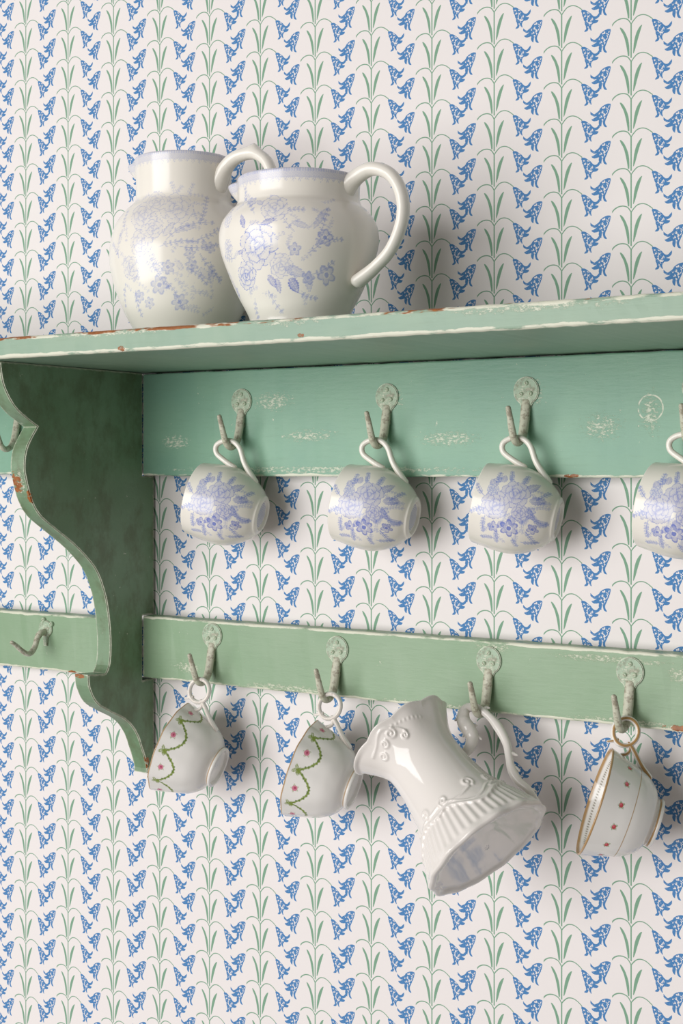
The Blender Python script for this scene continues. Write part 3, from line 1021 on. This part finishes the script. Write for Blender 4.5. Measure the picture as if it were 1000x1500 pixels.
# ---- blue-printed cups
def draw_cup(cv):
    # x to the right = towards the foot, y up = towards the handle; mm from the middle of the printed side
    U, Vv = cv.u.copy(), cv.v.copy()
    cv.fill = 0.34
    cv.u, cv.v = -(Vv - 42.0), U
    rnd = random.Random(3)
    for _ in range(40):
        an, ra = rnd.uniform(0, 6.28), 31 * math.sqrt(rnd.random())
        cv.spray(ra * math.cos(an), ra * math.sin(an) * 1.05, rnd.uniform(0, 6.28), rnd.uniform(6, 12), rnd.uniform(-0.8, 0.8), 4, 3.4, BLUE, 0.5, 0.45)
    for (x, y, an, L, bd, n) in [(-18, 22, 1.9, 14, -0.3, 5), (-6, 28, 1.7, 14, 0.2, 5), (6, 28, 1.3, 12, 0.3, 5), (22, 14, 0.7, 14, 0.4, 5), (22, -6, -0.3, 12, 0.3, 5), (18, -20, -0.8, 14, -0.3, 5),
                                 (-24, -12, -1.9, 16, 0.5, 6), (-10, -26, -1.8, 12, 0.4, 5), (6, -30, -1.4, 10, 0.3, 4), (-30, 8, 2.6, 12, -0.4, 4), (-28, -4, 3.4, 12, 0.4, 4), (14, -34, -0.2, 14, 0.5, 5), (-12, -36, 3.0, 12, 0.4, 5)]:
        cv.spray(x, y, an, L, bd, n, 4.0, BLUE, 0.85, 0.6)
    for (x, y, an, L, w) in [(10, 20, 0.9, 18, 4.5), (16, 12, 0.2, 16, 4.5), (12, 2, -0.5, 15, 4.5), (2, -6, -1.3, 13, 4), (6, -2, -0.9, 14, 4), (-20, 18, 2.2, 12, 4), (-14, 26, 1.6, 10, 3.5), (-4, -14, -2.2, 10, 3.5), (20, -12, -0.6, 10, 3)]:
        cv.leaf(x, y, an, L, w, BLUE2, 0.62, 0.75)
    cv.rose(1, 16, 14.5, BLUE2, 0.78, 0.6)
    cv.rose(-16, 1, 14.5, BLUE2, 0.75, 2.3, 7)
    cv.rose(10, -2, 8, BLUE2, 0.75, 1.3)
    cv.rose(-22, 16, 6, BLUE, 0.75, 1.0)
    cv.daisy(2, -20, 10, BLUE2, 0.85, 6, 0.4)
    cv.daisy(-14, -22, 6.5, BLUE2, 0.75, 5, 0.9)
    cv.daisy(24, -16, 6, BLUE2, 0.75, 5, 0.2)
    cv.daisy(-30, -8, 5, BLUE, 0.7, 5, 0.5)
    cv.daisy(-20, 28, 4.5, BLUE, 0.7, 5, 0.5)
    cv.daisy(20, 2, 4.5, BLUE, 0.7, 5, 0.1)
    cv.u, cv.v = U, Vv


cup_outer = [(0.0200, 0.0), (0.0225, 0.0016), (0.0240, 0.0040), (0.0300, 0.0095), (0.0368, 0.0185), (0.0425, 0.0305), (0.0455, 0.0440), (0.0450, 0.0610), (0.0430, 0.0755), (0.0422, 0.0820)]
cup_base = [(0, 0.0030), (0.0150, 0.0028), (0.0168, 0.0004), (0.0180, -0.0004), (0.0193, -0.0003)]
r, z, kind, s = lathe(cup_base, cup_outer, 0.0026, 0.0014, 420, 200, 36)
R, Z, PH, F = lathe_grid(r, z, 420)
K, S = np.repeat(kind, 420), np.repeat(s, 420)
cv = Canvas(R * wrap(PH + PI / 2) * 1000, np.where(K <= 2, Z * 1000, -1e3), CREAMW)
draw_cup(cv)
i = np.nonzero((K == 0) & (R < 0.0150))[0]
cv.over(i, 0.25 + 0.3 * (np.sin(R[i] * 2400) * np.sin(PH[i] * 9) > 0), BLUE * 0.8)
CUP = mesh('teacup_body', xyz(R, Z, PH), F, m_cream, True, cv.c)
c = catmull([(0.0445, 0.0460), (0.0500, 0.0600), (0.0560, 0.0715), (0.0645, 0.0738), (0.0715, 0.0668), (0.0737, 0.0560), (0.0680, 0.0455), (0.0520, 0.0350), (0.0345, 0.0180)], 70)
V, F2, t, an = tube(np.c_[c[:, 0], np.zeros(len(c)), c[:, 1]], [0.0046, 0.0038, 0.0036, 0.0036, 0.0036, 0.0038, 0.0040, 0.0042, 0.0052], [0.0036, 0.0031, 0.0030, 0.0030, 0.0030, 0.0031, 0.0032, 0.0034, 0.0040], 18, (0, 1, 0))
CUPH = mesh('teacup_handle', V, F2, m_cream, True, np.tile(CREAMW, (len(V), 1)))
GC = 'blue printed cups on the upper hooks'
for O, a, h, sc_, lab in [
    ((-0.0805, -0.0396, 1.4449), (-0.9319, -0.2781, 0.2327), (0.2141, 0.0960, 0.9721), 0.997, 'blue flower printed cup on the upper hook next to the scrolled bracket'),
    ((0.1185, -0.0428, 1.4463), (-0.9597, -0.2038, 0.1937), (0.1789, 0.0887, 0.9799), 0.989, 'blue flower printed cup on the second upper hook from the scrolled bracket'),
    ((0.2830, -0.0426, 1.4475), (-0.9541, -0.2190, 0.2041), (0.1813, 0.1199, 0.9761), 0.977, 'blue flower printed cup on the third upper hook from the scrolled bracket'),
    ((0.4594, -0.0522, 1.4491), (-0.9821, -0.0243, 0.1868), (0.1860, 0.0293, 0.9821), 0.976, 'blue flower printed cup on the fourth upper hook from the scrolled bracket')]:
    thing('teacup', lab, 'cup', GC, CUP, CUPH, O, a, h, sc_)


# ---- gold-rimmed cups on the lower rail
def wide_cup_handle(gold):
    # ring, with a stalk to the bowl, a curl under the rim and a thumb spur
    cx, cz, rr = 0.0740, 0.0550, 0.0122
    ring = [(cx + rr * 1.12 * math.cos(a), cz + rr * math.sin(a)) for a in np.linspace(0, 2 * PI, 49)]
    parts = []
    parts.append((np.array(ring), [0.0034] * 2, [0.0026] * 2))
    parts.append((catmull([(0.0640, 0.0480), (0.0590, 0.0420), (0.0540, 0.0370), (0.0470, 0.0300), (0.0390, 0.0200)], 24), [0.0031, 0.0031, 0.0042], [0.0026, 0.0027, 0.0036]))
    parts.append((catmull([(0.0645, 0.0490), (0.0580, 0.0460), (0.0535, 0.0480), (0.0510, 0.0520), (0.0490, 0.0540)], 20), [0.0024, 0.0024, 0.0026], [0.0020, 0.0020, 0.0022]))
    parts.append((catmull([(0.0640, 0.0600), (0.0610, 0.0650), (0.0590, 0.0690)], 10), [0.0026, 0.0022, 0.0014], [0.0022, 0.0018, 0.0012]))
    Vs, Fs, Cs, off = [], [], [], 0
    for P, ra, rb in parts:
        V, F, t, an = tube(np.c_[P[:, 0], np.zeros(len(P)), P[:, 1]], ra, rb, 18, (0, 1, 0))
        col = np.tile(CHINA, (len(V), 1))
        g = np.abs(wrap(an)) < 0.55
        g |= np.abs(wrap(an - PI)) < 0.55
        col[g] = col[g] * (1 - gold) + GOLD * gold
        Vs.append(V)
        Cs.append(col)
        Fs += [tuple(q + off for q in f) for f in F]
        off += len(V)
    return mesh('handle', np.vstack(Vs), Fs, m_china, True, np.vstack(Cs))


def wide_cup_body(name, draw, nseg=420, ripple=0.0):
    base = [(0, 0.0042), (0.0190, 0.0040), (0.0205, 0.0005), (0.0215, 0.0), (0.0232, 0.0)]
    outer = [(0.0240, 0.0006), (0.0243, 0.0025), (0.0232, 0.0050), (0.0250, 0.0072), (0.0330, 0.0120), (0.0405, 0.0220), (0.0455, 0.0340), (0.0495, 0.0470), (0.0545, 0.0630)]
    r, z, kind, s = lathe(base, outer, 0.0020, 0.0010, nseg, 170, 44)
    R, Z, PH, F = lathe_grid(r, z, nseg)
    K = np.repeat(kind, nseg)
    k = smoothstep(0.012, 0.05, Z)
    R2 = R * (1 + ripple * k * np.cos(12 * PH))
    Z2 = Z + ripple * 0.02 * smoothstep(0.045, 0.063, Z) * np.cos(6 * PH)
    cv = Canvas(R * 0 + wrap(PH + PI / 2) * 45.0, np.where(K <= 2, Z * 1000, -1e3), CHINA)
    inner = Canvas(wrap(PH + PI / 2) * 45.0, np.where(K == 3, Z * 1000, -1e3), CHINA)
    draw(cv, inner, Z, PH, K)
    backstamp(cv, R, PH, K, 4.0)
    m = K == 3
    cv.c[m] = inner.c[m]
    return mesh(name, xyz(R2, Z2, PH), F, m_china, True, cv.c)


def backstamp(cv, R, PH, K, w):
    # small smudged maker's stamp under the foot
    x, y = R * np.cos(PH) * 1000, R * np.sin(PH) * 1000
    for row, half in ((1.2, w), (-0.6, w * 0.7), (-2.2, w * 0.4)):
        i = np.nonzero((K == 0) & (np.abs(y) < half) & (np.abs(x - row) < 0.55) & (np.sin(y * 4.3 + row) > -0.45))[0]
        cv.over(i, np.full(len(i), 0.7), srgb(70, 78, 104))


def band(cv, sel, z, z0, z1, color, a=1.0):
    i = np.nonzero(sel & (z * 1000 > z0) & (z * 1000 < z1))[0]
    cv.over(i, np.full(len(i), a), color)


def draw_garland(cv, inner, Z, PH, K):
    out = K <= 2
    band(cv, out, Z, 62.2, 70, GOLD, 0.85)
    band(cv, out & (K == 1), Z, 3.2, 4.6, GOLD, 0.7)
    OLIVE, DOLIVE, PINK, CRIM = srgb(128, 150, 58), srgb(92, 120, 40), srgb(214, 120, 150), srgb(168, 48, 84)
    step = 45.0 * 2 * PI / 8
    for n in range(-4, 5):
        x0 = n * step + 6.0
        x1 = x0 + step
        pts = []
        for f in np.linspace(0, 1, 28):
            pts.append((x0 + step * f, 54.0 - 17.0 * math.sin(PI * f) ** 0.8))
        for q in (0, 45.0 * 2 * PI, -45.0 * 2 * PI):
            pp = [(p[0] + q, p[1]) for p in pts]
            cv.line(pp, 1.9, OLIVE, 0.9)
            for j, p in enumerate(pp):
                cv.dot(p[0] + 0.8 * math.sin(j * 2.4), p[1] + 1.0 * math.cos(j * 2.4), 1.0, DOLIVE if j % 2 else OLIVE, 0.9)
            # bow where swags meet
            for an in (0.5, 2.0, 3.6, -1.2, -2.2):
                cv.leaf(x0 + q, 54.5, an, 6.0, 1.7, OLIVE, 0.95, 0.9)
            # rose hung in each swag
            xr, yr = x0 + step * 0.5 + q, 51.5
            for an in range(5):
                cv.leaf(xr, yr, an * 1.257 + 0.3, 4.8, 1.3, OLIVE, 0.8, 0.8)
            cv.dot(xr, yr, 2.8, PINK, 0.95)
            cv.dot(xr + 0.2, yr - 0.2, 1.1, CRIM, 0.9)
    band(inner, K == 3, Z, 61.5, 70, GOLD, 0.8)


def draw_sprig(cv, inner, Z, PH, K):
    out = K <= 2
    band(cv, out, Z, 62.0, 70, GOLD, 0.9)
    band(cv, K == 1, Z, 3.0, 5.0, GOLD, 0.9)
    band(cv, K == 1, Z, 30.6, 31.2, GOLD, 0.8)
    RED, PINK, LEAF = srgb(196, 44, 66), srgb(226, 110, 130), srgb(104, 142, 62)
    n = 14
    step = 45.0 * 2 * PI / n
    for k in range(-n // 2, n // 2 + 1):
        x, y = k * step + 3.0, 44.0
        for an in (0.4, 1.7, 2.9, -0.9, -2.3):
            cv.leaf(x, y, an, 4.0, 1.2, LEAF, 0.9, 0.9)
        cv.dot(x, y, 2.0, RED, 0.95)
        cv.dot(x + 0.7, y + 0.6, 1.0, PINK, 0.9)
    # inside border: gold lines and a row of dark beads
    ins = K == 3
    band(inner, ins, Z, 61.0, 70, GOLD, 0.9)
    band(inner, ins, Z, 52.6, 53.3, GOLD, 0.8)
    for k in range(110):
        inner.dot(-45 * PI + k * 45 * 2 * PI / 110, 57.0, 0.7, srgb(96, 84, 40), 0.85)


GW = wide_cup_body('garland_cup_body', draw_garland, 420, 0.012)
GH = wide_cup_handle(0.25)
thing('teacup', 'white gold-rimmed cup with green garland and pink roses hanging beside the scrolled bracket', 'cup', 'garland cups on the lower rail', GW, GH,
      (-0.1340, -0.0499, 1.1545), (-0.9120, -0.2405, 0.3324), (0.3049, 0.1449, 0.9413), 0.987)
thing('teacup', 'white gold-rimmed cup with green garland and pink roses hanging beside the plain white creamer', 'cup', 'garland cups on the lower rail', GW, GH,
      (0.0500, -0.0515, 1.1536), (-0.9281, -0.2379, 0.2864), (0.2493, 0.1743, 0.9526), 0.994)
SW = wide_cup_body('sprig_cup_body', draw_sprig, 420, 0.0)
SH_ = wide_cup_handle(0.95)
thing('teacup', 'white cup with gold lines, scattered red rosebuds and a gilt ring handle', 'cup', None, SW, SH_,
      (0.3870, -0.0500, 1.1605), (-0.8600, -0.3950, 0.3216), (0.2000, 0.3500, 0.9150), 0.975)


# ---- moulded white creamer
def creamer():
    nseg = 480
    base = [(0, 0.0036), (0.040, 0.0033), (0.0610, 0.0026), (0.0632, 0.0008), (0.0655, 0.0)]
    outer = [(0.0690, 0.0006), (0.0705, 0.0030), (0.0690, 0.0070), (0.0645, 0.0170), (0.0580, 0.0310), (0.0505, 0.0450), (0.0452, 0.0620), (0.0418, 0.0800), (0.0398, 0.1000), (0.0398, 0.1180), (0.0440, 0.1340), (0.0510, 0.1480), (0.0555, 0.1540)]
    r, z, kind, s = lathe(base, outer, 0.0026, 0.0016, nseg, 230, 60)
    R, Z, PH, F = lathe_grid(r, z, nseg)
    K = np.repeat(kind, nseg)
    out = (K == 1)
    R2, Z2 = R.copy(), Z.copy()
    top = smoothstep(0.120, 0.154, Z)
    d = wrap(PH - PI)
    # pouring lip, drawn out and a little up
    sp = np.exp(-(d / 0.50) ** 4)
    R2 += 0.0085 * sp * top
    Z2 += -0.004 * sp * smoothstep(0.147, 0.154, Z)
    # scalloped rim
    Z2 += 0.0022 * smoothstep(0.14, 0.154, Z) * (np.abs(np.cos(4.5 * PH)) - 0.5) * (1 - sp)
    R2 += 0.0012 * top * np.cos(9 * PH) * (1 - sp)
    # flutes round the flared foot, closed above by a scrolled edge
    edge_z = 0.038 + 0.008 * np.cos(3 * PH + 0.6) + 0.003 * np.cos(7 * PH)
    fl = (1 - smoothstep(edge_z - 0.002, edge_z, Z)) * smoothstep(0.006, 0.012, Z)
    R2 += np.where(out, 0.0006 * fl * np.cos(50 * PH), 0)
    rib = np.exp(-((Z - edge_z) / 0.0022) ** 2)
    R2 += np.where(out, 0.0022 * rib, 0)
    rib2 = np.exp(-((Z - edge_z - 0.006 - 0.002 * np.cos(6 * PH)) / 0.0014) ** 2)
    R2 += np.where(out, 0.0011 * rib2, 0)
    # scalloped foot
    ft = 1 - smoothstep(0.004, 0.016, Z)
    R2 += np.where(K <= 1, 0.0010 * ft * smoothstep(0.05, 0.064, R) * (np.cos(14 * PH) + 0.5 * np.cos(9 * PH + 1)), 0)
    # scrolls: curls and beads laid on the surface
    Sx, Sy = wrap(PH + PI / 2) * 0.046, Z

    def curl(x, y, r0, turns, a0, amp=0.0016, w=0.0016, sg=1):
        th = np.linspace(0, turns * 2 * PI, 40)
        rr = r0 * (1 - th / th[-1] * 0.8)
        dm = np.full(len(Sx), 1e9)
        near = np.nonzero(out & (np.abs(Sx - x) < r0 + 0.006) & (np.abs(Sy - y) < r0 + 0.006))[0]
        for q, t_ in zip(rr, th):
            dm[near] = np.minimum(dm[near], np.hypot(Sx[near] - x - q * math.cos(a0 + sg * t_), Sy[near] - y - q * math.sin(a0 + sg * t_)))
        R2[near] += amp * np.exp(-(dm[near] / w) ** 2)

    def ridge(pts, amp=0.0015, w=0.0014):
        P = catmull(pts, 40)
        dm = np.full(len(Sx), 1e9)
        lo, hi = P.min(0) - 0.006, P.max(0) + 0.006
        near = np.nonzero(out & (Sx > lo[0]) & (Sx < hi[0]) & (Sy > lo[1]) & (Sy < hi[1]))[0]
        for p in P:
            dm[near] = np.minimum(dm[near], np.hypot(Sx[near] - p[0], Sy[near] - p[1]))
        R2[near] += amp * np.exp(-(dm[near] / w) ** 2)

    for m in range(3):
        o = (-0.055, 0.0, 0.055)[m]
        curl(o + 0.014, 0.055, 0.0060, 1.2, -1.0, sg=1)
        curl(o - 0.016, 0.052, 0.0050, 1.2, 3.8, sg=-1)
        ridge([(o - 0.026, 0.040), (o - 0.014, 0.046), (o, 0.045), (o + 0.012, 0.049)])
    # scrollwork below the rim, either side of the lip
    for sg in (-1, 1):
        for (x, y, rr) in [(-0.042, 0.1330, 0.0050), (-0.030, 0.1390, 0.0045), (-0.018, 0.1420, 0.0052), (-0.008, 0.1330, 0.0040)]:
            xx = wrap(np.array([(x / 0.046) - PI / 2]))[0]
            xx = x if sg < 0 else None
            if xx is not None:
                curl(xx, y, rr, 1.3, 1.0 + 20 * x, 0.0018, 0.0013, sg)
        ridge([(-0.050, 0.1400), (-0.036, 0.1450), (-0.022, 0.1490), (-0.010, 0.1430), (-0.004, 0.136)], 0.0014, 0.0013)
        for j in range(8):
            x = -0.012 + 0.0042 * j
            y = 0.1475 - 0.0010 * j
            near = np.nonzero(out & (np.hypot(Sx - x, Sy - y) < 0.006))[0]
            R2[near] += 0.0008 * np.exp(-(np.hypot(Sx[near] - x, Sy[near] - y) / 0.0014) ** 2)
        break
    cv = Canvas(R2 * 0, R2 * 0, np.array([0.82, 0.775, 0.74]))
    backstamp(cv, R, PH, K, 8.0)
    return mesh('creamer_body', xyz(R2, Z2, PH), F, m_china, True, cv.c)


def creamer_handle():
    W_ = np.array([0.82, 0.775, 0.74])
    pcs = []
    main = catmull([(0.0600, 0.1330), (0.0660, 0.1375), (0.0720, 0.1385), (0.0790, 0.1340), (0.0840, 0.1210), (0.0850, 0.1030), (0.0815, 0.0830), (0.0745, 0.0690), (0.0685, 0.0560), (0.0665, 0.0420), (0.0690, 0.0280), (0.0665, 0.0130)], 110)
    pcs.append((main, [0.0050, 0.0046, 0.0042, 0.0040, 0.0048, 0.0046, 0.0042, 0.0040, 0.0046, 0.0042, 0.0040, 0.0055], [0.0054, 0.0052, 0.0044, 0.0040, 0.0052, 0.0048, 0.0042, 0.0040, 0.0050, 0.0044, 0.0040, 0.0050]))
    scroll = catmull([(0.0680, 0.1375), (0.0600, 0.1290), (0.0585, 0.1180), (0.0560, 0.1080), (0.0480, 0.1010), (0.0400, 0.0985)], 40)
    pcs.append((scroll, [0.0050, 0.0076, 0.0082, 0.0078, 0.0064, 0.0054], [0.0044, 0.0074, 0.0080, 0.0074, 0.0060, 0.0050]))
    for (p, q) in [((0.0835, 0.1260), (0.0905, 0.1250)), ((0.0750, 0.0700), (0.0825, 0.0650)), ((0.0690, 0.0570), (0.0740, 0.0500)), ((0.0600, 0.1310), (0.0530, 0.1345)), ((0.0565, 0.1130), (0.0490, 0.1150)), ((0.0590, 0.1200), (0.0680, 0.1160)), ((0.0580, 0.1210), (0.0520, 0.1250)), ((0.0570, 0.1080), (0.0630, 0.1010)), ((0.0690, 0.0250), (0.0740, 0.0240))]:
        p, q = np.array(p), np.array(q)
        mid = (p + q) / 2 + np.array([0.0008, 0.0016])
        pcs.append((catmull([p, mid, q], 10), [0.0032, 0.0026, 0.0012], [0.0028, 0.0022, 0.0010]))
    Vs, Fs, off = [], [], 0
    for n, (P, ra, rb) in enumerate(pcs):
        V, F, t, an = tube(np.c_[P[:, 0], np.zeros(len(P)), P[:, 1]], ra, rb, 20, (0, 1, 0))
        if n == 1:
            V[:, 1] *= 1 + 0.05 * np.sin(t * 34)
        Vs.append(V)
        Fs += [tuple(q + off for q in f) for f in F]
        off += len(V)
    V = np.vstack(Vs)
    return mesh('creamer_handle', V, Fs, m_china, True, np.tile(W_, (len(V), 1)))


thing('creamer', 'plain white moulded creamer with ruffled foot and scrolled handle hanging tilted', 'jug', None, creamer(), creamer_handle(),
      (0.2448, -0.1198, 1.1307), (-0.7421, 0.1764, 0.6466), (0.5866, 0.6378, 0.4992), 0.972)
